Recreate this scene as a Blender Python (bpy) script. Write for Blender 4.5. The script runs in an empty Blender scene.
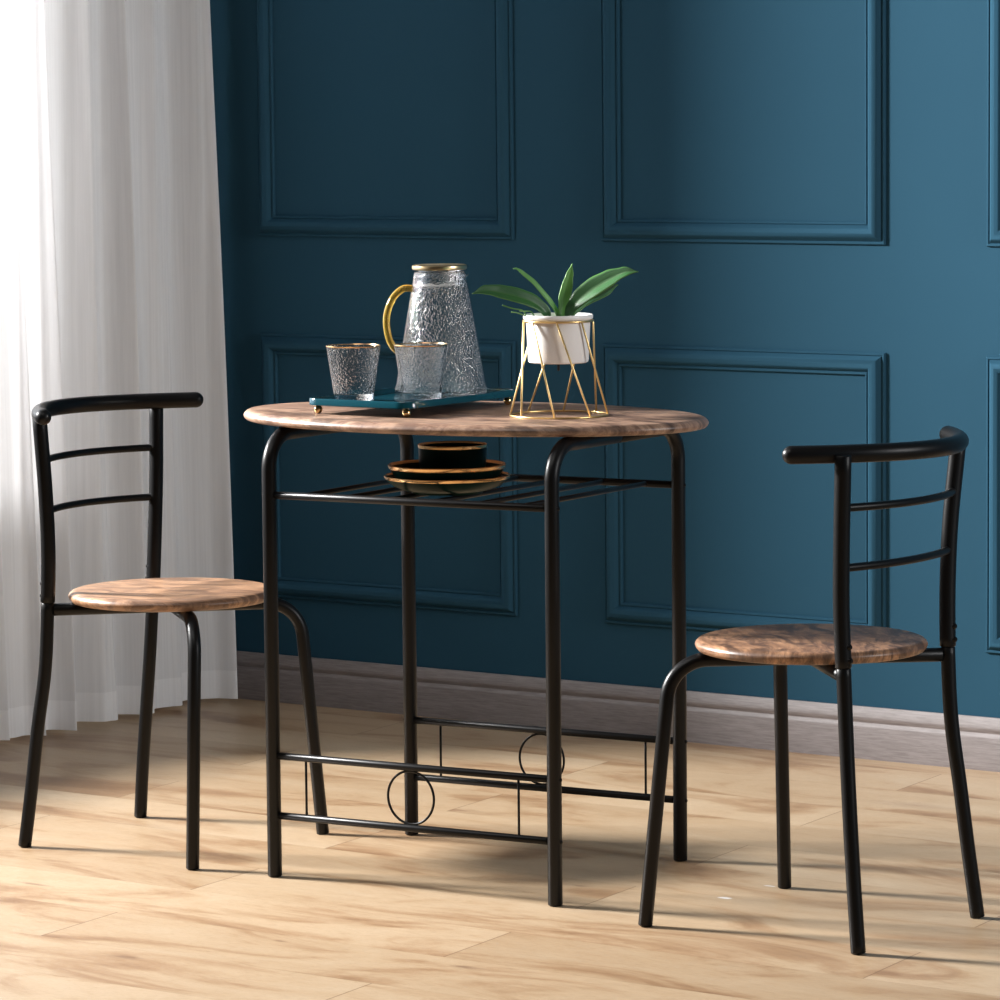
import bpy, bmesh, math, random
from mathutils import Vector, Matrix, noise
PI = math.pi
random.seed(4)
scene = bpy.context.scene
COL = scene.collection

# ---------------------------------------------------------------- frame of the room
# room coordinates: s runs along the back wall (left to right), w runs out of it into the room
O = Vector((-0.55328, 8.41489, 0.0))
WY = 0.6067233
SD = Vector((math.cos(WY), -math.sin(WY), 0))
WD = Vector((-math.sin(WY), -math.cos(WY), 0))
def room(s, w, z=0.0): return O + SD*s + WD*w + Vector((0, 0, z))
ROOM_ROT = -WY            # local x = s, local y = -w

# ---------------------------------------------------------------- small helpers
def tag(o, label=None, cat=None, group=None, kind=None):
    if label: o['label'] = label
    if cat: o['category'] = cat
    if group: o['group'] = group
    if kind: o['kind'] = kind
    return o

def empty(name, loc, rz=0.0):
    o = bpy.data.objects.new(name, None); COL.objects.link(o)
    o.location = loc; o.rotation_euler = (0, 0, rz); o.empty_display_size = .05
    return o

def link(name, bm, m, parent=None, smooth=True, loc=None, rz=0.0, angle=40):
    me = bpy.data.meshes.new(name)
    bmesh.ops.recalc_face_normals(bm, faces=bm.faces)
    if smooth:
        for f in bm.faces: f.smooth = True
        for e in bm.edges:
            if len(e.link_faces) == 2 and e.calc_face_angle(0) > math.radians(angle): e.smooth = False
    bm.to_mesh(me); bm.free()
    o = bpy.data.objects.new(name, me); COL.objects.link(o)
    if m: me.materials.append(m)
    if parent: o.parent = parent
    if loc is not None: o.location = loc
    o.rotation_euler = (0, 0, rz)
    return o

def box(bm, x0, x1, y0, y1, z0, z1):
    vs = [bm.verts.new((x, y, z)) for z in (z0, z1) for y in (y0, y1) for x in (x0, x1)]
    for f in ((0,1,3,2),(4,6,7,5),(0,4,5,1),(2,3,7,6),(0,2,6,4),(1,5,7,3)):
        bm.faces.new([vs[i] for i in f])

def lathe(bm, prof, n=64, center=(0, 0, 0), closed=False, sx=1.0, sy=1.0, disp=None):
    rings = []
    cx, cy, cz = center
    for (r, z) in prof:
        if r < 1e-6: rings.append([bm.verts.new((cx, cy, cz+z))])
        else:
            rg = []
            for i in range(n):
                a = 2*PI*i/n; rr = r
                if disp: rr = r + disp(a, z, r)
                rg.append(bm.verts.new((cx+rr*sx*math.cos(a), cy+rr*sy*math.sin(a), cz+z)))
            rings.append(rg)
    pairs = list(zip(rings, rings[1:]))
    if closed: pairs.append((rings[-1], rings[0]))
    for a, b in pairs:
        if len(a) == 1 and len(b) == 1: continue
        for i in range(n):
            j = (i+1) % n
            if len(a) == 1: bm.faces.new((a[0], b[i], b[j]))
            elif len(b) == 1: bm.faces.new((a[i], b[0], a[j]))
            else: bm.faces.new((a[i], b[i], b[j], a[j]))

def smooth_path(pts, k=6):
    P = [Vector(p) for p in pts]
    if len(P) < 3: return P
    out = []
    Q = [P[0]*2-P[1]] + P + [P[-1]*2-P[-2]]
    for i in range(1, len(Q)-2):
        a, b, c, d = Q[i-1], Q[i], Q[i+1], Q[i+2]
        for j in range(k):
            t = j/k
            out.append(.5*((2*b)+(c-a)*t+(2*a-5*b+4*c-d)*t*t+(3*b-a-3*c+d)*t**3))
    out.append(P[-1]); return out

def fillet(pts, rad, k=8):
    """round the corners of a polyline; rad is a number or a list for each inner corner"""
    P = [Vector(p) for p in pts]; out = [P[0]]
    for i in range(1, len(P)-1):
        r = rad[i-1] if isinstance(rad, (list, tuple)) else rad
        a = (P[i-1]-P[i]); b = (P[i+1]-P[i]); la, lb = a.length, b.length
        a.normalize(); b.normalize(); ang = a.angle(b)
        d = min(r/math.tan(ang/2), la*.49 if i > 1 else la*.98, lb*.49 if i < len(P)-2 else lb*.98)
        p, q = P[i]+a*d, P[i]+b*d
        for j in range(k+1):
            t = j/k
            # rational quadratic = circular arc
            wgt = math.sin(ang/2)
            den = (1-t)**2+2*wgt*t*(1-t)+t*t
            out.append((p*(1-t)**2+P[i]*2*wgt*t*(1-t)+q*t*t)/den)
    out.append(P[-1]); return out

def tube(bm, path, r, n=16, cap='flat', closed=False, bev=0.0015):
    P = [Vector(p) for p in path]
    m = len(P)
    if closed:
        T = [(P[(i+1) % m]-P[i-1]).normalized() for i in range(m)]
    else:
        T = [(P[min(i+1, m-1)]-P[max(i-1, 0)]).normalized() for i in range(m)]
    up = Vector((0, 0, 1)) if abs(T[0].z) < .9 else Vector((1, 0, 0))
    nrm = (up - T[0]*up.dot(T[0])).normalized()
    R = [r]*m if not isinstance(r, (list, tuple)) else list(r)
    C = list(P)
    rings = []; norms = []
    for i in range(m):
        if i: nrm = (nrm - T[i]*nrm.dot(T[i])).normalized()
        norms.append(nrm.copy())
    seq = [(C[i], T[i], norms[i], R[i]) for i in range(m)]
    if not closed:
        s0, s1 = seq[0], seq[-1]
        if cap == 'round':
            pre = [(s0[0]-s0[1]*(R[0]*math.sin(a)), s0[1], s0[2], R[0]*math.cos(a)) for a in (1.35, 1.1, .8, .5, .25)]
            post = [(s1[0]+s1[1]*(R[-1]*math.sin(a)), s1[1], s1[2], R[-1]*math.cos(a)) for a in (.25, .5, .8, 1.1, 1.35)]
        else:
            b = min(bev, R[0]*.3)
            pre = [(s0[0], s0[1], s0[2], R[0]-b)]; seq[0] = (s0[0]+s0[1]*b, s0[1], s0[2], R[0])
            post = [(s1[0], s1[1], s1[2], R[-1]-b)]; seq[-1] = (s1[0]-s1[1]*b, s1[1], s1[2], R[-1])
        seq = pre+seq+post
    for (c, t, nn, rr) in seq:
        bi = t.cross(nn)
        rings.append([bm.verts.new(c+nn*(rr*math.cos(2*PI*i/n))+bi*(rr*math.sin(2*PI*i/n))) for i in range(n)])
    L = list(zip(rings, rings[1:]))
    if closed: L.append((rings[-1], rings[0]))
    for a, b in L:
        for i in range(n): bm.faces.new((a[i], a[(i+1) % n], b[(i+1) % n], b[i]))
    if not closed:
        bm.faces.new(rings[0][::-1]); bm.faces.new(rings[-1])

def tube_obj(name, path, r, m, parent, **k):
    bm = bmesh.new(); tube(bm, path, r, **k); return link(name, bm, m, parent, angle=50)

# ---------------------------------------------------------------- materials
def srgb(r, g, b):
    f = lambda c: (c/255/12.92) if c/255 <= .04045 else ((c/255+.055)/1.055)**2.4
    return (f(r), f(g), f(b), 1)

class NT:
    def __init__(s, name):
        s.m = bpy.data.materials.new(name); s.m.use_nodes = True
        s.t = s.m.node_tree; s.t.nodes.clear()
        s.out = s.t.nodes.new('ShaderNodeOutputMaterial')
    def n(s, typ, **k):
        nd = s.t.nodes.new('ShaderNode'+typ)
        for a, v in k.items():
            if a.startswith('i_'):
                key = a[2:]; key = int(key) if key.isdigit() else key.replace('_', ' ')
                s.set(nd.inputs[key], v)
            else: setattr(nd, a, v)
        return nd
    def set(s, inp, v):
        if isinstance(v, bpy.types.NodeSocket): s.t.links.new(v, inp)
        else: inp.default_value = v
    def math(s, op, a, b=0.0, c=None, clamp=False):
        nd = s.t.nodes.new('ShaderNodeMath'); nd.operation = op; nd.use_clamp = clamp
        s.set(nd.inputs[0], a); s.set(nd.inputs[1], b)
        if c is not None: s.set(nd.inputs[2], c)
        return nd.outputs[0]
    def mix(s, f, a, b, mode='MIX'):
        nd = s.t.nodes.new('ShaderNodeMix'); nd.data_type = 'RGBA'; nd.blend_type = mode
        s.set(nd.inputs[0], f); s.set(nd.inputs[6], a); s.set(nd.inputs[7], b)
        return nd.outputs[2]
    def ramp(s, f, stops, interp='LINEAR'):
        nd = s.t.nodes.new('ShaderNodeValToRGB'); nd.color_ramp.interpolation = interp
        el = nd.color_ramp.elements
        while len(el) < len(stops): el.new(.5)
        for e, (p, c) in zip(el, stops): e.position = p; e.color = c
        s.set(nd.inputs[0], f); return nd.outputs[0]
    def noise(s, vec, scale, detail=4, rough=.55, dist=0.0):
        nd = s.n('TexNoise'); s.set(nd.inputs['Vector'], vec)
        nd.inputs['Scale'].default_value = scale; nd.inputs['Detail'].default_value = detail
        nd.inputs['Roughness'].default_value = rough; nd.inputs['Distortion'].default_value = dist
        return nd.outputs['Fac']
    def mapping(s, vec, scale=(1, 1, 1), loc=(0, 0, 0), rot=(0, 0, 0)):
        nd = s.n('Mapping'); s.set(nd.inputs[0], vec); nd.inputs['Scale'].default_value = scale
        nd.inputs['Location'].default_value = loc; nd.inputs['Rotation'].default_value = rot
        return nd.outputs[0]
    def bump(s, h, strength, dist):
        nd = s.n('Bump'); nd.inputs['Strength'].default_value = strength; nd.inputs['Distance'].default_value = dist
        s.set(nd.inputs['Height'], h); return nd.outputs[0]
    def principled(s, **k):
        nd = s.n('BsdfPrincipled')
        for a, v in k.items(): s.set(nd.inputs[a.replace('_', ' ')], v)
        s.t.links.new(nd.outputs[0], s.out.inputs[0]); return nd

def metal_black():
    a = NT('black_powder_coat'); co = a.n('TexCoord').outputs['Object']
    h = a.noise(co, 900, 2)
    a.principled(Base_Color=(.0052, .0053, .0058, 1), Roughness=.36, Normal=a.bump(h, .12, .0004), Specular_IOR_Level=.20)
    return a.m
def brass(name, col, rough):
    a = NT(name); a.principled(Base_Color=col, Metallic=1.0, Roughness=rough); return a.m
def wood(name, light, mid, dark, scale=1.0, seed=0.0, rot=0.0, rough=.36):
    a = NT(name); co = a.n('TexCoord').outputs['Object']
    v0 = a.mapping(co, (1, 1, 1), (seed, seed*.7, 0), (0, 0, rot))
    wv = a.n('TexNoise'); a.set(wv.inputs['Vector'], a.mapping(v0, (5*scale, 5*scale, 5))); wv.inputs['Scale'].default_value = 1; wv.inputs['Detail'].default_value = 3
    off = a.n('VectorMath'); off.operation = 'MULTIPLY_ADD'; a.set(off.inputs[0], wv.outputs['Color']); off.inputs[1].default_value = (.05, .05, 0); a.set(off.inputs[2], v0)
    v = off.outputs[0]
    big = a.noise(a.mapping(v, (4.2*scale, 11*scale, 6)), 1.0, 6, .65, 1.0)
    blot = a.noise(a.mapping(v, (7*scale, 20*scale, 8), (3.3, 1.2, 0)), 1.0, 5, .7, .8)
    fine = a.noise(a.mapping(v, (26*scale, 230*scale, 90)), 1.0, 4, .65, .4)
    pore = a.noise(a.mapping(v, (90*scale, 600*scale, 300)), 1.0, 2, .6, 0)
    col = a.ramp(big, [(.34, mid), (.47, light), (.56, mid), (.66, light)])
    df = a.ramp(blot, [(.48, (0, 0, 0, 1)), (.58, (1, 1, 1, 1))])
    col = a.mix(a.math('MULTIPLY', df, .72), col, dark)
    fr = a.ramp(fine, [(.32, (.58, .54, .5, 1)), (.52, (1, 1, 1, 1)), (.7, (1.12, 1.1, 1.08, 1))])
    col = a.mix(.85, col, fr, 'MULTIPLY')
    pr = a.ramp(pore, [(.30, (.6, .56, .52, 1)), (.42, (1, 1, 1, 1))])
    col = a.mix(.7, col, pr, 'MULTIPLY')
    kn = a.n('TexVoronoi'); a.set(kn.inputs['Vector'], a.mapping(v, (4*scale, 8*scale, 3))); kn.inputs['Scale'].default_value = 1
    kf = a.ramp(kn.outputs['Distance'], [(.04, (1, 1, 1, 1)), (.16, (0, 0, 0, 1))])
    col = a.mix(a.math('MULTIPLY', kf, .6), col, dark)
    a.principled(Base_Color=col, Roughness=a.math('ADD', rough-.06, a.math('MULTIPLY', fine, .16)), Normal=a.bump(fine, .3, .0006), Specular_IOR_Level=.5)
    return a.m

KNOTS = [(1.471, 2.118, .045, .016, .6), (1.593, 1.908, .016, .007, .6), (1.93, 1.91, .034, .013, .6), (1.596, 1.129, .030, .020, .5), (1.738, 1.32, .022, .009, .6),
         (.989, 1.768, .050, .008, .5), (1.672, .999, .02, .009, .45), (1.437, 1.37, .03, .012, .35)]
SCUFFS = [(1.982, 1.282, .014, .008), (1.991, 1.163, .012, .004)]
def floor_mat():
    a = NT('oak_laminate_floor'); co = a.n('TexCoord').outputs['Object']
    sp = a.n('SeparateXYZ'); a.set(sp.inputs[0], co)
    s = sp.outputs['X']; w = a.math('MULTIPLY', sp.outputs['Y'], -1)
    PW, PL = .198, 1.217
    rowf = a.math('DIVIDE', a.math('SUBTRACT', w, .0885), PW)
    row = a.math('FLOOR', rowf); fy = a.math('SUBTRACT', rowf, row)
    s2 = a.math('SUBTRACT', s, a.math('MULTIPLY', w, .085))
    par = a.math('ABSOLUTE', a.math('MODULO', row, 2.0))
    sh = a.math('SUBTRACT', a.math('SUBTRACT', s2, 1.705), a.math('MULTIPLY', par, -.615))
    colf = a.math('DIVIDE', sh, PL); coli = a.math('FLOOR', colf); fx = a.math('SUBTRACT', colf, coli)
    cid = a.n('CombineXYZ'); a.set(cid.inputs[0], coli); a.set(cid.inputs[1], row)
    wn = a.n('TexWhiteNoise'); wn.noise_dimensions = '3D'; a.set(wn.inputs['Vector'], cid.outputs[0])
    rnd = wn.outputs['Value']
    # texture coordinates shifted for each board, printed boards carry three strips
    off = a.n('CombineXYZ'); a.set(off.inputs[0], a.math('MULTIPLY', rnd, 37)); a.set(off.inputs[1], a.math('MULTIPLY', rnd, 11)); a.set(off.inputs[2], a.math('MULTIPLY', row, 3.1))
    base = a.n('CombineXYZ'); a.set(base.inputs[0], s); a.set(base.inputs[1], w)
    vm = a.n('VectorMath'); vm.operation = 'ADD'; a.set(vm.inputs[0], base.outputs[0]); a.set(vm.inputs[1], off.outputs[0])
    v = vm.outputs[0]
    big = a.noise(a.mapping(v, (2.1, 6.5, 1)), 1.0, 7, .6, .9)
    med = a.noise(a.mapping(v, (15, 75, 1)), 1.0, 7, .75, 1.2)
    fine = a.noise(a.mapping(v, (60, 520, 1)), 1.0, 4, .7, .3)
    c1 = a.ramp(big, [(.34, srgb(142, 112, 84)), (.42, srgb(163, 134, 104)), (.50, srgb(180, 156, 127)), (.75, srgb(188, 168, 142))])
    c2 = a.ramp(med, [(.28, (.74, .66, .58, 1)), (.40, (.94, .91, .88, 1)), (.52, (1, 1, 1, 1)), (.7, (1.05, 1.05, 1.04, 1))])
    col = a.mix(.75, c1, c2, 'MULTIPLY')
    c3 = a.ramp(fine, [(.34, (.80, .75, .69, 1)), (.46, (.98, .97, .96, 1)), (.6, (1.04, 1.04, 1.03, 1))])
    col = a.mix(.7, col, c3, 'MULTIPLY')
    # knots
    kv = a.n('TexVoronoi'); a.set(kv.inputs['Vector'], a.mapping(v, (1.9, 7.5, 1))); kv.inputs['Scale'].default_value = 1.0
    kc = a.n('SeparateColor'); a.set(kc.inputs[0], kv.outputs['Color'])
    pick = a.math('GREATER_THAN', kc.outputs[0], .80)
    kd = a.math('ADD', kv.outputs['Distance'], a.math('MULTIPLY', a.math('SUBTRACT', med, .5), .22))
    kf = a.ramp(kd, [(.035, (1, 1, 1, 1)), (.09, (.38, .38, .38, 1)), (.24, (0, 0, 0, 1))])
    col = a.mix(a.math('MULTIPLY', a.math('MULTIPLY', kf, pick), .7), col, srgb(118, 84, 60))
    for ks, kw, kl, kh, st in KNOTS:
        dx = a.math('DIVIDE', a.math('SUBTRACT', s, ks), kl); dy = a.math('DIVIDE', a.math('SUBTRACT', w, kw), kh)
        r2 = a.math('SQRT', a.math('ADD', a.math('MULTIPLY', dx, dx), a.math('MULTIPLY', dy, dy)))
        r2 = a.math('ADD', r2, a.math('MULTIPLY', a.math('SUBTRACT', med, .5), 1.6))
        kf = a.ramp(r2, [(.25, (1, 1, 1, 1)), (.55, (.45, .45, .45, 1)), (1.0, (0, 0, 0, 1))])
        col = a.mix(a.math('MULTIPLY', kf, st), col, srgb(112, 82, 62))
    for ks, kw, kl, kh in SCUFFS:
        dx = a.math('DIVIDE', a.math('SUBTRACT', s, ks), kl); dy = a.math('DIVIDE', a.math('SUBTRACT', w, kw), kh)
        r2 = a.math('SQRT', a.math('ADD', a.math('MULTIPLY', dx, dx), a.math('MULTIPLY', dy, dy)))
        r2 = a.math('ADD', r2, a.math('MULTIPLY', a.math('SUBTRACT', fine, .5), 2.0))
        kf = a.ramp(r2, [(.6, (1, 1, 1, 1)), (.9, (0, 0, 0, 1))])
        col = a.mix(a.math('MULTIPLY', kf, .75), col, (.85, .87, .9, 1))
    # per board tone
    tone = a.math('ADD', .84, a.math('MULTIPLY', rnd, .2))
    cc = a.n('CombineColor'); [a.set(cc.inputs[i], a.math('POWER', tone, p)) for i, p in enumerate((.8, 1.0, 1.25))]
    col = a.mix(1.0, col, cc.outputs[0], 'MULTIPLY')
    # joints
    ey = a.math('MULTIPLY', a.math('MINIMUM', fy, a.math('SUBTRACT', 1.0, fy)), PW)
    ex = a.math('MULTIPLY', a.math('MINIMUM', fx, a.math('SUBTRACT', 1.0, fx)), PL)
    gy = a.math('LESS_THAN', ey, .0005); gx = a.math('LESS_THAN', ex, .0011)
    col = a.mix(a.math('MULTIPLY', gy, .35), col, srgb(120, 90, 62))
    col = a.mix(a.math('MULTIPLY', gx, .8), col, srgb(110, 82, 58))
    ro = a.math('ADD', .30, a.math('MULTIPLY', med, .16))
    a.principled(Base_Color=col, Roughness=ro, Normal=a.bump(fine, .08, .0004), Specular_IOR_Level=.42)
    return a.m

def wall_mat():
    a = NT('teal_wall_paint'); co = a.n('TexCoord').outputs['Object']
    n1 = a.noise(co, 60, 4, .6); n2 = a.noise(co, 3.5, 3, .5)
    col = a.mix(n2, (.0200, .0640, .1020, 1), (.0218, .0690, .1095, 1))
    a.principled(Base_Color=col, Roughness=.75, Normal=a.bump(n1, .10, .0015), Specular_IOR_Level=.03)
    return a.m
def base_mat():
    a = NT('greige_wood_baseboard'); co = a.n('TexCoord').outputs['Object']
    f = a.noise(a.mapping(co, (24, 330, 330)), 1, 4, .65, .3)
    col = a.ramp(f, [(.3, srgb(108, 100, 99)), (.62, srgb(131, 124, 123))])
    a.principled(Base_Color=col, Roughness=.5, Normal=a.bump(f, .1, .0005)); return a.m
def plain(name, col, rough=.6, **k):
    a = NT(name); a.principled(Base_Color=col, Roughness=rough, **k); return a.m
def curtain_mat(name, transp, white=(.86, .86, .87)):
    a = NT(name); co = a.n('TexCoord').outputs['Object']
    # woven slub: fine threads with soft vertical streaks (object y runs along the curtain, z up)
    f = a.noise(a.mapping(co, (1, 190, 2.2)), 1, 4, .65, .1)
    col = a.ramp(f, [(.3, tuple(c*.9 for c in white)+(1,)), (.65, tuple(white)+(1,))])
    d = a.n('BsdfDiffuse'); a.set(d.inputs[0], col)
    t = a.n('BsdfTranslucent'); a.set(t.inputs[0], col)
    m1 = a.n('MixShader'); m1.inputs[0].default_value = .36; a.set(m1.inputs[1], d.outputs[0]); a.set(m1.inputs[2], t.outputs[0])
    tr = a.n('BsdfTransparent'); m2 = a.n('MixShader'); m2.inputs[0].default_value = transp
    a.set(m2.inputs[1], m1.outputs[0]); a.set(m2.inputs[2], tr.outputs[0])
    a.t.links.new(m2.outputs[0], a.out.inputs[0]); return a.m
def glass_mat(name, bump_scale, strength, tint=(1, 1, 1, 1), rough=0.0, dist=.004):
    a = NT(name); co = a.n('TexCoord').outputs['Object']
    nrm = None
    if strength > 0:
        vo = a.n('TexVoronoi'); a.set(vo.inputs['Vector'], co); vo.inputs['Scale'].default_value = bump_scale
        vo.feature = 'SMOOTH_F1'; vo.inputs['Smoothness'].default_value = .6
        h = a.math('ADD', vo.outputs['Distance'], a.math('MULTIPLY', a.noise(co, bump_scale*.7, 2), .7))
        nrm = a.bump(h, strength, dist)
    k = dict(Base_Color=tint, Roughness=rough, IOR=1.47, Transmission_Weight=1.0)
    if nrm is not None: k['Normal'] = nrm
    a.principled(**k); return a.m

M = {}
M['black'] = metal_black()
M['gold'] = brass('satin_gold_wire', (.78, .56, .25, 1), .32)
M['ball'] = brass('polished_brass', (.72, .5, .24, 1), .14)
M['lidgold'] = brass('brushed_gold_lid', (.62, .48, .28, 1), .3)
M['rim'] = brass('gilded_rim', (.80, .52, .26, 1), .22)
M['table_wood'] = wood('rustic_brown_top', srgb(166, 136, 115), srgb(122, 94, 79), srgb(60, 45, 39), 1.0, 3.1)
M['seat_wood'] = wood('rustic_brown_seat', srgb(176, 138, 108), srgb(146, 110, 84), srgb(92, 69, 56), 1.3, 7.7)
M['seat_wood2'] = wood('rustic_brown_seat_darker', srgb(178, 136, 104), srgb(130, 96, 74), srgb(68, 50, 42), 1.3, 11.3)
M['floor'] = floor_mat(); M['wall'] = wall_mat(); M['base'] = base_mat()
M['white_wall'] = plain('white_plaster', (.72, .71, .69, 1), .8)
M['grey_ceiling'] = plain('grey_ceiling', (.22, .22, .23, 1), .8)
M['frame_white'] = plain('white_window_frame', (.7, .7, .7, 1), .5)
M['curtain'] = curtain_mat('sheer_white_curtain', .02)
M['hem'] = curtain_mat('sheer_white_hem', .0, (.93, .93, .94))
M['tray'] = plain('teal_lacquer', (.004, .045, .063, 1), .14, Coat_Weight=.3)
M['ceramic'] = plain('white_matt_ceramic', (.80, .78, .76, 1), .38)
M['emerald'] = plain('dark_green_glaze', (.0030, .015, .012, 1), .30, Specular_IOR_Level=.04)
M['soil'] = plain('dark_moss_filler', (.02, .035, .015, 1), .9)
M['rubber'] = plain('black_rubber', (.012, .012, .012, 1), .6)
M['jug_glass'] = glass_mat('hammered_clear_glass', 300, .9, dist=.0017)
M['cup_glass'] = glass_mat('hammered_tumbler_glass', 260, .7, dist=.0012)
M['clear'] = glass_mat('clear_glass', 0, 0)
M['amber'] = plain('amber_handle_glass', (.78, .55, .11, 1), .08, Transmission_Weight=.75, IOR=1.45)
M['silicone'] = plain('white_silicone_ring', (.7, .72, .74, 1), .5)
def leaf_mat(name, c0, c1):
    a = NT(name); uv = a.n('TexCoord').outputs['UV']
    sp = a.n('SeparateXYZ'); a.set(sp.inputs[0], uv)
    cen = a.math('ABSOLUTE', a.math('SUBTRACT', sp.outputs['X'], .5))
    st = a.noise(a.mapping(uv, (40, 2.2, 1)), 1, 3, .5)
    col = a.mix(a.math('MULTIPLY', st, .9), c0, c1)
    rib = a.ramp(cen, [(.0, (1, 1, 1, 1)), (.05, (0, 0, 0, 1))])
    edge = a.ramp(cen, [(.44, (0, 0, 0, 1)), (.5, (1, 1, 1, 1))])
    col = a.mix(a.math('MULTIPLY', rib, .35), col, (.10, .22, .05, 1))
    col = a.mix(a.math('MULTIPLY', edge, .5), col, (.12, .30, .05, 1))
    p = a.principled(Base_Color=col, Roughness=.36, Normal=a.bump(st, .25, .002))
    return a.m
M['leaf'] = leaf_mat('orchid_leaf_green', (.014, .065, .018, 1), (.04, .14, .038, 1))
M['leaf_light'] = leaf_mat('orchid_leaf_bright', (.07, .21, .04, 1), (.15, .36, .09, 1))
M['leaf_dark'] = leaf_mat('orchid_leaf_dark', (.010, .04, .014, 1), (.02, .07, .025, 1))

# ---------------------------------------------------------------- the room shell
RS0, RS1, RW1, RH = -.32, 5.6, 7.6, 2.75
def struct(name, bm, m, smooth=False, parent=None, **k):
    o = link(name, bm, m, parent, smooth=smooth, loc=(None if parent else O), rz=(0 if parent else ROOM_ROT), **k)
    if not parent: o['kind'] = 'structure'
    return o
bm = bmesh.new(); box(bm, RS0-.12, RS1+.12, -RW1-.1, .1, -.06, 0.0); struct('floor', bm, M['floor'])
bm = bmesh.new(); box(bm, RS0-.12, RS1+.12, -RW1-.1, .1, RH, RH+.06); struct('ceiling', bm, M['grey_ceiling'])
bm = bmesh.new(); box(bm, RS0-.12, RS1+.12, 0, .1, 0, RH); struct('wall_back', bm, M['wall'])
bm = bmesh.new()
box(bm, RS1, RS1+.1, -.25, 0, 0, RH); box(bm, RS1, RS1+.1, -RW1, -1.35, 0, RH)
box(bm, RS1, RS1+.1, -1.35, -.25, 0, .95); box(bm, RS1, RS1+.1, -1.35, -.25, 2.45, RH); struct('wall_right', bm, M['wall'])
bm = bmesh.new()
box(bm, RS1+.01, RS1+.06, -.29, -.25, .95, 2.45); box(bm, RS1+.01, RS1+.06, -1.35, -1.31, .95, 2.45)
box(bm, RS1+.01, RS1+.06, -1.31, -.29, .95, .99); box(bm, RS1+.01, RS1+.06, -1.31, -.29, 2.41, 2.45); struct('fill_frame', bm, M['frame_white'])  # made-up frame and wall opening around the added right-hand fill
bm = bmesh.new(); box(bm, RS0-.1, RS1+.1, -RW1-.1, -RW1, 0, RH); struct('wall_front', bm, M['wall'])
# left wall with a tall window opening
WIN0, WIN1, WINZ0, WINZ1 = WINPARS = (.83, 2.75, .75, 2.45)
bm = bmesh.new()
box(bm, RS0-.1, RS0, -WIN0, 0, 0, RH); box(bm, RS0-.1, RS0, -RW1, -WIN1, 0, RH)
box(bm, RS0-.1, RS0, -WIN1, -WIN0, 0, WINZ0); box(bm, RS0-.1, RS0, -WIN1, -WIN0, WINZ1, RH)
struct('wall_left', bm, M['white_wall'])
bm = bmesh.new(); t = .035
box(bm, RS0-.08, RS0-.03, -WIN0-t, -WIN0, WINZ0, WINZ1); box(bm, RS0-.08, RS0-.03, -WIN1, -WIN1+t, WINZ0, WINZ1)
box(bm, RS0-.08, RS0-.03, -WIN1+t, -WIN0-t, WINZ0, WINZ0+t); box(bm, RS0-.08, RS0-.03, -WIN1+t, -WIN0-t, WINZ1-t, WINZ1)
struct('window_1', bm, M['frame_white'])

# baseboard: profile (depth from the wall, height)
BP = [(0, 0), (.014, 0), (.014, .060), (.013, .0635), (.0108, .0665), (.0102, .069), (.0112, .072), (.0128, .0755), (.0128, .079), (.0110, .084), (.0098, .089), (.0075, .094), (.006, .098), (0, .098)]
def profile_run(bm, prof, s0, s1):
    a = [bm.verts.new((s0, -d, z)) for d, z in prof]; b = [bm.verts.new((s1, -d, z)) for d, z in prof]
    for i in range(len(prof)):
        j = (i+1) % len(prof); bm.faces.new((a[i], a[j], b[j], b[i]))
    bm.faces.new(a[::-1]); bm.faces.new(b)
bm = bmesh.new(); profile_run(bm, BP, RS0, RS1); struct('baseboard_back', bm, M['base'], smooth=True, angle=30)

# picture-frame mouldings on the back wall; profile = (inset from outer edge, depth)
MP = [(0, 0), (0, .004), (.0015, .0062), (.0045, .0066), (.0062, .0048), (.0078, .0066), (.011, .0120), (.0155, .0162), (.0213, .0178), (.027, .0162), (.0316, .0120),
      (.0348, .0066), (.0364, .0048), (.0381, .0066), (.0411, .0062), (.0426, .004), (.0426, 0)]
def moulding(name, s0, s1, z0, z1):
    bm = bmesh.new(); loops = []
    for ins, d in MP:
        loops.append([bm.verts.new((s, -d, z)) for s, z in ((s0+ins, z0+ins), (s1-ins, z0+ins), (s1-ins, z1-ins), (s0+ins, z1-ins))])
    for a, b in zip(loops, loops[1:]):
        for i in range(4):
            j = (i+1) % 4; bm.faces.new((a[i], a[j], b[j], b[i]))
    return struct(name, bm, M['wall'], smooth=True, angle=30)
S0 = .0806   # s of the first moulding's left edge
cols = [(.0795, .7145), (.9215, 1.5475), (1.7585, 2.385), (2.60, 3.23)]
k = 1
for a, b in cols:
    moulding('trim_%d' % k, a, b, .2175, .7625); k += 1
    moulding('trim_%d' % k, a, b, .962, 2.35); k += 1

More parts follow.
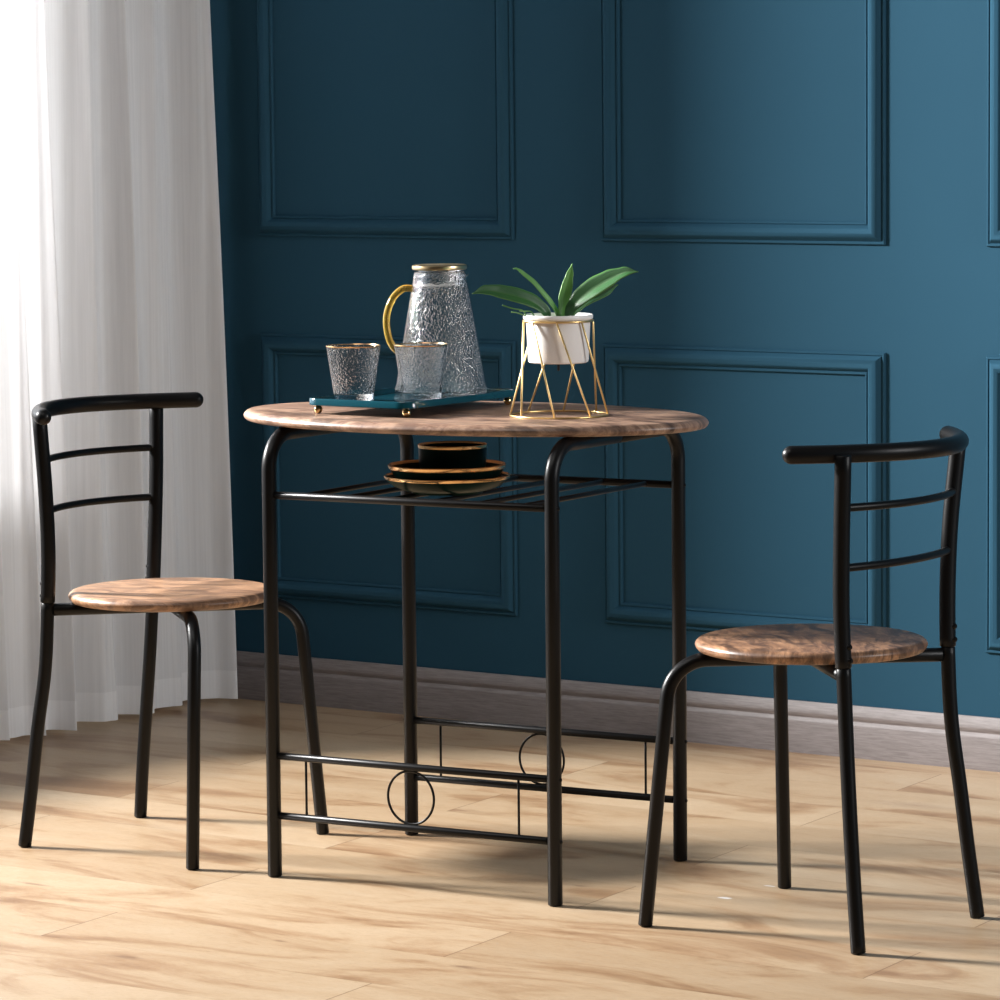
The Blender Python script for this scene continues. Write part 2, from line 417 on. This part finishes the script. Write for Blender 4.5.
# ---------------------------------------------------------------- sheer curtain
def curtain():
    root = empty('sheer_curtain', room(.0, .6), ROOM_ROT)
    tag(root, 'floor-length sheer white curtain hanging in soft folds at the left', 'curtain')
    W0, W1, ZB, ZT = -.58, .62, .012, 2.6      # local y from room w = .02 to 1.22
    NU, NV = 460, 60
    def surf(u, v, base=0):
        # u along the curtain, v up
        w = .045 + u*CURT_W
        z = ZB + v*(ZT-ZB)
        h = min(1.0, z/1.5)
        ph = w*2*PI/.105 + 1.3*math.sin(w*8.1+.6) + .7*math.sin(w*19)
        amp = .024 + .010*math.sin(w*13.7+1.2)
        amp *= 1.0 - .35*h
        s = amp*math.sin(ph + .5*math.sin(z*1.6+w*5)) + .012*math.sin(w*2*PI/.29+.4)*(1-.3*h) + .35*amp*math.sin(ph*2.1+z*1.3)
        s += .004*math.sin(w*90+z*1.5) + .010*math.sin(w*26+z*.9)*h
        s += .020*(1-h)**1.5
        ww = w + .010*math.cos(ph)*(1-.4*h) - .012*(1-h)**1.3*(1-u)
        return Vector((s, -(ww-.6), z))
    for part, (v0, v1, nv, m) in dict(cloth=(.0225, 1.0, 70, M['curtain']), hem=(0.0, .0225, 4, M['hem'])).items():
        bm = bmesh.new(); g = []
        for j in range(nv+1):
            v = v0+(v1-v0)*j/nv
            g.append([bm.verts.new(surf(i/NU, v)) for i in range(NU+1)])
        for j in range(nv):
            for i in range(NU): bm.faces.new((g[j][i], g[j][i+1], g[j+1][i+1], g[j+1][i]))
        link(part, bm, m, root, smooth=True, angle=180)
CURT_W = .90
curtain()

# ---------------------------------------------------------------- the table
TX, TY, TYAW = -.03958, 6.49245, .5254412
table = empty('bistro_table', (TX, TY, 0), -TYAW)
tag(table, 'small oval bar table with brown wood top, black tube legs and slatted shelf', 'table')
TA, TB, TZ = .4068, .242, .740
def round_slab(A, B, z0, z1, edge):
    """A slab with a soft rounded top edge; edge = list of (inset, z)"""
    bm = bmesh.new(); n = 128; rings = []
    for ins, z in edge:
        rings.append([bm.verts.new(((A-ins)*math.cos(2*PI*i/n), (B-ins)*math.sin(2*PI*i/n), z)) for i in range(n)])
    for a, b in zip(rings, rings[1:]):
        for i in range(n): bm.faces.new((a[i], a[(i+1) % n], b[(i+1) % n], b[i]))
    bm.faces.new(rings[0][::-1]); bm.faces.new(rings[-1]); return bm
edge = [(.009, TZ-.0175), (.005, TZ-.0165), (.0015, TZ-.0135), (.0, TZ-.0105), (.0, TZ-.0085), (.0015, TZ-.0055), (.005, TZ-.0022), (.009, TZ-.0005), (.013, TZ)]
o = link('tabletop', round_slab(TA, TB, 0, 0, edge), M['table_wood'], table, angle=60)
o.location = (-.004, -.0015, 0)
LR = .0115
legs = {}
LEGX, LEGY = .2571, .2086
corr = {(-1, -1): (0, 0), (1, -1): (.0012, 0), (1, 1): (.001, 0), (-1, 1): (.0025, .001)}
for sx in (-1, 1):
    for sy in (-1, 1):
        dx, dy = corr[(sx, sy)]
        x, y = sx*LEGX+dx, sy*LEGY+dy
        top = TZ-.0178-LR
        path = fillet([(x, y, .001), (x, y, top), (x, 0, top)], .055, 12)
        lg = tube_obj('leg', path, LR, M['black'], table, n=20)
        for z in (.6154, .19675, .10005):
            bmb = bmesh.new(); lathe(bmb, [(0, .0016), (.002, .0015), (.0032, .0004), (.0034, -.001)], 12)
            b = link('bolt', bmb, M['black'], lg); b.location = (x+sx*(LR), y, z); b.rotation_euler = (0, sx*PI/2, 0)
for sy in (-1, 1):
    y = sy*LEGY
    tube_obj('shelf_rail', [(-LEGX+.010, y, .6154), (LEGX-.010, y, .6154)], .0060, M['black'], table)
    for z in (.19675, .10005):
        tube_obj('side_rail', [(-LEGX+.010, y, z), (LEGX-.010, y, z)], .0060, M['black'], table)
    for sx in (-1, 1):
        tube_obj('spindle', [(sx*.195, y, .10405), (sx*.195, y, .19275)], .0020, M['black'], table, n=10)
    ring = [(.0421*math.cos(2*PI*i/48), y, .1484+.0421*math.sin(2*PI*i/48)) for i in range(48)]
    tube_obj('ring_ornament', ring, .0020, M['black'], table, n=10, closed=True)
for i in range(6):
    x = -.2+.08*i
    tube_obj('shelf_rod', [(x, -LEGY+.004, .6154), (x, LEGY-.004, .6154)], .0042, M['black'], table, n=12)

# ---------------------------------------------------------------- the chairs
CH = {
 1: dict(loc=(-.55945, 6.76067), yaw=-.5655360, side=-1,
    rn=[(-.1837,-.1613,0),(-.1715,-.1545,.1),(-.16,-.1495,.2),(-.1472,-.1424,.3),(-.1403,-.1414,.4),(-.1354,-.1425,.5),(-.136,-.1462,.6),(-.1392,-.1515,.7)],
    rf=[(-.1864,.1602,0),(-.1734,.1535,.1),(-.1602,.1494,.2),(-.1461,.144,.3),(-.1384,.1444,.4),(-.1338,.1468,.5),(-.133,.1524,.6),(-.1363,.16,.7)],
    fn=[(.1833,-.1847,0),(.1792,-.1752,.1),(.1745,-.1647,.2),(.1705,-.1549,.3)], ff=[(.1838,.1839,0),(.1793,.1746,.1),(.1755,.165,.2),(.172,.1558,.3)],
    rail=(-.1949, 2.6083, .2082, .7288, -.007), rungs=[(.0464, .6486), (.0442, .5638)], seat=(.017, -.007), seatr=.172, wood='seat_wood'),
 2: dict(loc=(.47123, 6.04816), yaw=2.4690367, side=1,
    rn=[(-.183,.1625,0),(-.1705,.1555,.1),(-.1599,.1496,.2),(-.1492,.1419,.3),(-.1438,.1406,.4),(-.1406,.1421,.5),(-.1433,.1452,.6),(-.1494,.1508,.7)],
    rf=[(-.184,-.1615,0),(-.1719,-.1548,.1),(-.1601,-.1495,.2),(-.1485,-.1433,.3),(-.1426,-.143,.4),(-.1399,-.1456,.5),(-.1417,-.1502,.6),(-.1482,-.1578,.7)],
    fn=[(.1847,.1845,0),(.18,.1751,.1),(.1742,.164,.2),(.1695,.1541,.3)], ff=[(.1845,-.1838,0),(.1801,-.1746,.1),(.175,-.1643,.2),(.1706,-.1549,.3)],
    rail=(-.204, 2.5992, .2104, .7242, -.0169), rungs=[(.0349, .6466), (.0246, .5585)], seat=(.010, -.002), seatr=.1742, wood='seat_wood2'),
}
def make_chair(c, label):
    root = empty('dining_chair', (*c['loc'], 0), c['yaw'])
    tag(root, label, 'chair')
    zs = .4300
    e = [(.009, zs-.0185), (.005, zs-.0172), (.0012, zs-.0125), (0, zs-.0095), (0, zs-.0075), (.0015, zs-.0045), (.0045, zs-.0018), (.008, zs-.0004), (.012, zs)]
    o = link('seat', round_slab(c['seatr'], c['seatr'], 0, 0, e), M[c['wood']], root, angle=60); o.location = (*c['seat'], 0)
    o.rotation_euler = (0, 0, c['seat_rot'])
    JZ = .400 + .011
    zt = zs-.0190-.0106       # centre height of the diagonal tubes
    for key, other in (('rn', 'ff'), ('rf', 'fn')):
        L = [Vector(p) for p in c[key]]
        sp = smooth_path(L, 8)
        low = [p for p in sp if p.z <= JZ+.004]; up = [p for p in sp if p.z >= JZ]
        low[0] = low[0]+Vector((0, 0, .001))
        lg = tube_obj('leg', low, .0110, M['black'], root, n=20)
        d = (L[7]-L[6]).normalized(); xb, kk, S, zr, s0 = c['rail']
        up.append(L[7]+d*(zr-.7))
        tube_obj('back_post', up, .0122, M['black'], root, n=20)
        bx = Vector((0, 0, 0))
        for bz in (.424, .444):
            p = min(sp, key=lambda q: abs(q.z-bz))
            bmb = bmesh.new(); lathe(bmb, [(0, .0040), (.0030, .0037), (.0048, .0016), (.0050, -.001)], 12)
            b = link('bolt', bmb, M['black'], root); b.location = (p.x-.0116, p.y, bz); b.rotation_euler = (0, -PI/2, 0)
    for key, other in (('fn', 'rf'), ('ff', 'rn')):
        F = [Vector(p) for p in c[key]]
        dirn = (F[3]-F[0])/(F[3].z-F[0].z)
        corner = F[0] + dirn*zt
        sp = smooth_path([Vector(p) for p in c[other]], 8)
        tgt = min(sp, key=lambda q: abs(q.z-zt)).copy(); tgt.z = zt
        mid = Vector((c['seat'][0]*.3, 0, zt))
        inner = corner + (tgt-corner)*.47
        path = fillet([F[0]+Vector((0, 0, .001)), corner, inner], .062, 12)
        tube_obj('leg', path, .0108, M['black'], root, n=20)
        tube_obj('seat_brace', [inner, tgt+(corner-tgt).normalized()*.009], .0106, M['black'], root, n=20)
    # screws under the seat
    xb, kk, S, zr, s0 = c['rail']
    pts = [(xb+kk*s*s, s+s0, zr) for s in [S*(i/40-1) for i in range(81)]]
    tube_obj('top_rail', pts, .0134, M['black'], root, n=24, cap='round')
    for bow, z in c['rungs']:
        def at(L):
            return smooth_path([Vector(p) for p in L], 8)
        a = min(at(c['rn']), key=lambda q: abs(q.z-z)); b = min(at(c['rf']), key=lambda q: abs(q.z-z))
        pts = []
        for i in range(33):
            t = i/32; p = a.lerp(b, t); pts.append((p.x - bow*(1-(2*t-1)**2), p.y, z))
        tube_obj('back_rung', pts, .0060, M['black'], root, n=14)
    return root
CH[1]['seat_rot'] = .2; CH[2]['seat_rot'] = 2.4
make_chair(CH[1], 'black metal chair with round wooden seat left of the table by the curtain')
make_chair(CH[2], 'black metal chair with round wooden seat right of the table, its back nearest the viewer')

# ---------------------------------------------------------------- serving tray with jug and tumblers
tray = empty('serving_tray', (-.1375, 6.5685, TZ), -.586)
tag(tray, 'teal rectangular tray on brass ball feet holding the glassware', 'tray')
def rrect(hx, hy, r, n=8):
    out = []
    for cx, cy, a0 in ((hx-r, hy-r, 0), (-hx+r, hy-r, PI/2), (-hx+r, -hy+r, PI), (hx-r, -hy+r, 1.5*PI)):
        for i in range(n+1):
            a = a0+PI/2*i/n; out.append((cx+r*math.cos(a), cy+r*math.sin(a)))
    return out
bm = bmesh.new(); rings = []
HX, HY = .104, .163
for ins, z in ((.002, .0142), (.0, .0150), (.0, .0240), (.0012, .0255), (.0035, .0255), (.0045, .0245), (.0055, .0185), (.007, .0175)):
    rings.append([bm.verts.new((x, y, z)) for x, y in rrect(HX-ins, HY-ins, max(.028-ins, .004))])
for a, b in zip(rings, rings[1:]):
    for i in range(len(a)): bm.faces.new((a[i], a[(i+1) % len(a)], b[(i+1) % len(a)], b[i]))
bm.faces.new(rings[0][::-1]); bm.faces.new(rings[-1])
link('tray_body', bm, M['tray'], tray, angle=50)
for sx in (-1, 1):
    for sy in (-1, 1):
        bm = bmesh.new(); bmesh.ops.create_uvsphere(bm, u_segments=24, v_segments=16, radius=.0070)
        lathe(bm, [(.0026, .0045), (.0026, .0085)], 16)
        o = link('ball_foot', bm, M['ball'], tray); o.location = (sx*(HX-.018), sy*(HY-.018), .0070)
TRZ = TZ+.0177
def hammered(seed, amp, sc):
    def f(a, z, r):
        return amp*noise.noise(Vector((math.cos(a)*sc*r, math.sin(a)*sc*r, z*sc+seed)))
    return f
# jug
jug = empty('glass_jug', (-.0950, 6.642, TRZ), 0.0)
tag(jug, 'tall hammered glass water jug with gold lid and amber handle on the teal tray', 'jug')
def shell(outer, th, base_th, n=96, amp=0, seed=0, sc=90):
    """closed glass wall: outer profile from base centre up to the rim, back down inside"""
    prof = [(0, outer[0][1])] + outer
    inner = []
    for r, z in reversed(outer):
        if z >= base_th+.001: inner.append((r-th, z))
    rb = inner[-1][0]
    top = outer[-1]
    prof2 = prof + [(top[0]-th*.5, top[1]+th*.35)] + inner + [(rb-.004, base_th+.0005), (0, base_th)]
    bm = bmesh.new()
    fn = hammered(seed, amp, sc) if amp else None
    lathe(bm, prof2, n, disp=fn)
    return bm
jo = [(.068, 0), (.0735, .0018), (.0758, .006), (.0752, .012)]
for i in range(1, 25):
    z = .012+(.198-.012)*i/24
    t = z/.198
    jo.append((.0757*(1-t)+.0414*t + .0006*math.sin(t*PI), z*1.012))
link('jug_body', shell(jo, .0026, .006, amp=.00035, seed=3, sc=150), M['jug_glass'], jug, angle=60)
# pouring lip
bm = bmesh.new()
g = []
for j in range(7):
    t = j/6; row = []
    for i in range(9):
        a = (i/8-.5)*2; wd = (.013)*(1-t*.85)
        x = .0395+.0095*t; row.append(bm.verts.new((x - .004*a*a*(1-t), a*wd, .188+.0100*t**.8 - .004*(1-a*a)*(1-t)*0 - .0055*(1-a*a)*(1-t)+.0)))
    g.append(row)
for j in range(6):
    for i in range(8): bm.faces.new((g[j][i], g[j][i+1], g[j+1][i+1], g[j+1][i]))
ext = bmesh.ops.solidify(bm, geom=bm.faces[:], thickness=.0018)
link('spout', bm, M['clear'], jug, angle=60)
bm = bmesh.new(); lathe(bm, [(0, .2045), (.0430, .2045), (.0446, .2058), (.0450, .2085), (.0446, .2112), (.0430, .2124), (.041, .2128), (0, .2128)], 72)
lid = link('lid', bm, M['lidgold'], jug, angle=35)
bm = bmesh.new(); lathe(bm, [(0, .1785), (.0340, .1785), (.0352, .1800), (.0352, .2045), (0.0, .2045)], 48); link('stopper', bm, M['clear'], lid, angle=35)
bm = bmesh.new(); lathe(bm, [(.0352, .1775), (.0385, .1782), (.0392, .1800), (.0385, .1820), (.0352, .1825)], 48, closed=True); link('seal_ring', bm, M['silicone'], lid)
hp = smooth_path([(-.0440, 0, .1745), (-.060, 0, .1735), (-.0770, 0, .158), (-.0870, 0, .130), (-.0860, 0, .103), (-.0790, 0, .082), (-.0640, 0, .066)], 8)
tube_obj('handle', hp, .0058, M['amber'], jug, n=16)

# tumblers
def tumbler(loc, seed, label):
    t = empty('tumbler', (*loc, TRZ), random.random()*3)
    tag(t, label, 'glass', 'tumblers on the tray')
    out = [(.028, 0), (.0305, .0012), (.0315, .004), (.0318, .008)]
    for i in range(1, 17):
        z = .008+(.0880-.008)*i/16; out.append((.0318+(.0436-.0318)*(z-.008)/.080, z))
    link('glass_body', shell(out, .0020, .0115, amp=.00022, seed=seed, sc=160), M['cup_glass'], t, angle=60)
    bm = bmesh.new(); lathe(bm, [(.0438, .0875), (.0441, .0886), (.0434, .0896), (.0418, .0895), (.0414, .0886)], 72, closed=True)
    link('gilded_rim', bm, M['rim'], t)
    return t
tumbler((-.2330, 6.524), 1.7, 'gold-rimmed textured tumbler at the left end of the tray')
tumbler((-.1245, 6.537), 8.2, 'gold-rimmed textured tumbler standing in front of the glass jug')

# ---------------------------------------------------------------- plant in a gold wire stand
PX, PY = .0945, 6.408
stand = empty('plant_stand', (PX, PY, TZ), 0)
tag(stand, 'round gold wire stand with crossing rods holding the plant pot', 'plant stand')
RB, RT, HT = .0772, .0548, .1500
wr = .0016
tube_obj('base_ring', [(RB*math.cos(2*PI*i/72), RB*math.sin(2*PI*i/72), wr) for i in range(72)], wr, M['gold'], stand, n=10, closed=True)
tube_obj('top_ring', [(RT*math.cos(2*PI*i/72), RT*math.sin(2*PI*i/72), HT) for i in range(72)], wr*1.1, M['gold'], stand, n=10, closed=True)
for i in range(8):
    a = math.radians(4+45*i); b = a-math.radians(43)     # measured from image right, front = towards the viewer
    tube_obj('rod', [(RT*math.cos(a), -RT*math.sin(a), HT), (RB*math.cos(b), -RB*math.sin(b), wr)], wr, M['gold'], stand, n=10)
plant = empty('potted_plant', (PX-.0002, PY, TZ+.0838), 0)
tag(plant, 'small green broad-leaved plant in a white pot in the gold stand', 'plant')
bm = bmesh.new()
lathe(bm, [(0, 0), (.044, 0), (.0468, .0015), (.0478, .005), (.0506, .064), (.0510, .0682), (.0540, .0690), (.0550, .0705), (.0550, .0745), (.0542, .0760), (.0525, .0760), (.0515, .0745), (.0500, .066), (.0, .066)], 72)
pot = link('pot', bm, M['ceramic'], plant, angle=40)
bm = bmesh.new(); tube(bm, [(0, 0, .001), (0, 0, -.013)], .0022, 10); o = link('drain_stub', bm, M['rubber'], pot); o.location = (0, 0, 0)
bm = bmesh.new(); lathe(bm, [(0, .071), (.02, .0715), (.04, .0695), (.0497, .0665), (.0497, .0655), (0, .0655)], 40, disp=lambda a, z, r: .0)
for v in bm.verts:
    if v.co.z > .068: v.co.z += .0015*noise.noise(v.co*300)
link('moss', bm, M['soil'], plant)
def leaf(path, width, m, up=(0, 0, 1), cup=.18, twist=0.0, shape=1.0, name='leaf'):
    """path in metres relative to the plant root; width = list of half widths along the path"""
    P = smooth_path(path, 8); n = len(P); bm = bmesh.new(); rows = []; NS = 8
    uvl = bm.loops.layers.uv.new('UVMap'); uvs = {}
    cum = [0]
    for i in range(1, n): cum.append(cum[-1]+(P[i]-P[i-1]).length)
    for i in range(n):
        t = cum[i]/cum[-1]
        k = t*(len(width)-1); j = min(int(k), len(width)-2); f = k-j; f = f*f*(3-2*f)
        hw = width[j]*(1-f)+width[j+1]*f
        T = (P[min(i+1, n-1)]-P[max(i-1, 0)]).normalized()
        S = T.cross(Vector(up)).normalized(); N = S.cross(T).normalized()
        tw = twist*t; S2 = S*math.cos(tw)+N*math.sin(tw); N2 = N*math.cos(tw)-S*math.sin(tw)
        row = []
        for q in range(NS+1):
            a = (q/NS-.5)*2
            v = bm.verts.new(P[i]+S2*(a*hw)+N2*(hw*cup*(a*a)*1.6 - hw*.05*math.cos(a*6)))
            uvs[v] = (q/NS, t); row.append(v)
        rows.append(row)
    for i in range(n-1):
        for q in range(NS): bm.faces.new((rows[i][q], rows[i][q+1], rows[i+1][q+1], rows[i+1][q]))
    for f in bm.faces:
        for l in f.loops: l[uvl].uv = uvs[l.vert]
    o = link(name, bm, m, plant, angle=180)
    sol = o.modifiers.new('thick', 'SOLIDIFY'); sol.thickness = .0012; sol.offset = 0
    return o
PXM = .001586
def lp(pts, y0, y1):
    out = []
    for i, (u, v) in enumerate(pts):
        t = i/(len(pts)-1); out.append(((u-558.6)*PXM, y0+(y1-y0)*t, .0740+(315.5-v)*PXM))
    return out
leaf(lp([(549, 320), (546, 311), (535, 302), (520, 296), (500, 291), (486, 289), (473.5, 291.5)], -.005, -.045), [.004, .009, .0125, .0135, .0125, .009, .0008], M['leaf'], up=(-.1, -1.1, .8), cup=.22)
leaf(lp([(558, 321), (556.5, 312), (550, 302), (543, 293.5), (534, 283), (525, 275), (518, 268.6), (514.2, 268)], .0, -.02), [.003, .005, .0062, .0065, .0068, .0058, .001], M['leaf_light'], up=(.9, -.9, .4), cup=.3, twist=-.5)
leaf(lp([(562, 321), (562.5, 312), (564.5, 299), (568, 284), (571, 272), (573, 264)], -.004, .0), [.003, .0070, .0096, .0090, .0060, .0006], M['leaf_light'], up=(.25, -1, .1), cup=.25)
leaf(lp([(567, 321), (570, 312), (577, 302), (590, 291), (603, 283), (616, 276), (626.5, 272), (637.6, 271.5)], -.008, -.04), [.004, .011, .0165, .0180, .0160, .0100, .0008], M['leaf'], up=(-.3, -1.0, .75), cup=.2)
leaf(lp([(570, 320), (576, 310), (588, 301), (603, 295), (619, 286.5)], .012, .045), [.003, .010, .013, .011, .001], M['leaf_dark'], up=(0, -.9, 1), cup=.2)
for pts in ([(527, 316), (525, 311), (521, 308.5), (513, 307), (503, 303.5)], [(530, 317), (524, 314), (518, 311.5), (512, 310.5)], [(536, 317), (532, 311), (527, 310), (520, 309.5)]):
    tube_obj('aerial_root', smooth_path(lp(pts, -.012, -.03), 5), .0011, M['leaf'], plant, n=8)

# ---------------------------------------------------------------- dishes on the shelf
DX, DY, DZ = -.0832, 6.408, .6154+.0044
def dish(name, z, prof, rimprof, label, cat, n=96):
    root = empty(name, (DX+(.0090 if name == 'bowl' else 0), DY, z), 0); tag(root, label, cat)
    bm = bmesh.new(); lathe(bm, prof, n); link('dish_body' if name != 'bowl' else 'bowl_body', bm, M['emerald'], root, angle=50)
    bm = bmesh.new(); lathe(bm, rimprof, n, closed=True); link('gilded_rim', bm, M['rim'], root)
    return root
# wide shallow plate
pl = [(0, .0), (.056, 0), (.057, .0030), (.070, .0055), (.084, .0110), (.0945, .0195), (.0985, .0240), (.1000, .0272), (.0985, .0276), (.093, .0225), (.080, .0140), (.060, .0085), (0, .0075)]
rim = [(.0984, .0232), (.0994, .0246), (.1006, .0272), (.0995, .0283), (.0975, .0272), (.0965, .0258)]
dish('dinner_plate', DZ, pl, rim, 'dark green gold-rimmed plate at the bottom of the stack on the shelf', 'plate')
b2 = [(0, 0), (.052, 0), (.053, .003), (.070, .0050), (.082, .0100), (.0885, .0190), (.0915, .0245), (.0932, .0290), (.0915, .0294), (.085, .0240), (.076, .0150), (.060, .0085), (0, .0075)]
rim2 = [(.0912, .0232), (.0926, .0256), (.0936, .0290), (.0925, .0302), (.0895, .0284), (.0875, .0262)]
dish('soup_plate', DZ+.0155, b2, rim2, 'dark green gold-rimmed deep plate in the middle of the stack on the shelf', 'plate')
b3 = [(0, 0), (.040, 0), (.046, .004), (.0510, .012), (.0532, .024), (.0540, .0480), (.0545, .0525), (.0530, .0530), (.0515, .0500), (.0510, .024), (.044, .008), (0, .0055)]
rim3 = [(.0543, .0485), (.0549, .0505), (.0550, .0532), (.0538, .0540), (.0520, .0530), (.0516, .0510)]
dish('bowl', DZ+.0155+.0078, b3, rim3, 'small dark green gold-rimmed bowl on top of the plates on the shelf', 'bowl')

# ---------------------------------------------------------------- lights
def area(name, loc, target, sx, sy, power, col, spread=PI):
    l = bpy.data.lights.new(name, 'AREA'); l.shape = 'RECTANGLE'; l.size = sx; l.size_y = sy; l.energy = power; l.color = col; l.spread = spread
    o = bpy.data.objects.new(name, l); COL.objects.link(o); o.location = loc
    o.rotation_euler = (Vector(target)-Vector(loc)).to_track_quat('-Z', 'Y').to_euler(); return o
KS, KP = .60, 242
area('daylight_key', room(-1.8, 2.28, 2.16), room(3.5, 1.0, 1.2), KS, .40, KP, (1, .98, .96), 1.57)
area('daylight_window', room(-.9, 1.5, 1.4), room(0, 1.5, 1.3), 2.6, 2.2, 34, (.80, .90, 1))
area('overhead_fill', room(1.7, 3.1, 2.68), room(1.7, 3.1, 0), 1.3, 1.3, 13, (1, .98, .95), 2.2)  # invented overhead fill, lifts the shade under the table; no known lamp
area('right_side_fill', room(5.57, .80, 1.7), room(0, .5, .8), 1.0, 1.4, 11, (1, .985, .98), 1.0)  # unseen fill added to brighten the curtain from the right

wd = bpy.data.worlds.new('world'); scene.world = wd; wd.use_nodes = True
wd.node_tree.nodes['Background'].inputs[0].default_value = (.75, .85, 1, 1)
wd.node_tree.nodes['Background'].inputs[1].default_value = .35

# ---------------------------------------------------------------- camera
R = Vector((.999954128, -.000944092, -.009531559)); U = Vector((.0095782, .09856225, .99508479)); F = Vector((0, .99513044, -.09856678))
R.normalize(); U = (U-R*U.dot(R)).normalized(); B = R.cross(U)
cam = bpy.data.cameras.new('camera'); co = bpy.data.objects.new('camera', cam); COL.objects.link(co)
co.matrix_world = Matrix(((R.x, U.x, B.x, 0), (R.y, U.y, B.y, 0), (R.z, U.z, B.z, 1.2417019), (0, 0, 0, 1)))
cam.sensor_fit = 'HORIZONTAL'; cam.sensor_width = 36; cam.lens = 4071.465/1000*36; cam.clip_start = .1; cam.clip_end = 60
scene.camera = co
scene.view_settings.view_transform = 'Standard'; scene.view_settings.look = 'None'
scene.view_settings.gamma = 1; scene.view_settings.use_curve_mapping = False
scene.view_settings.exposure = 0.0
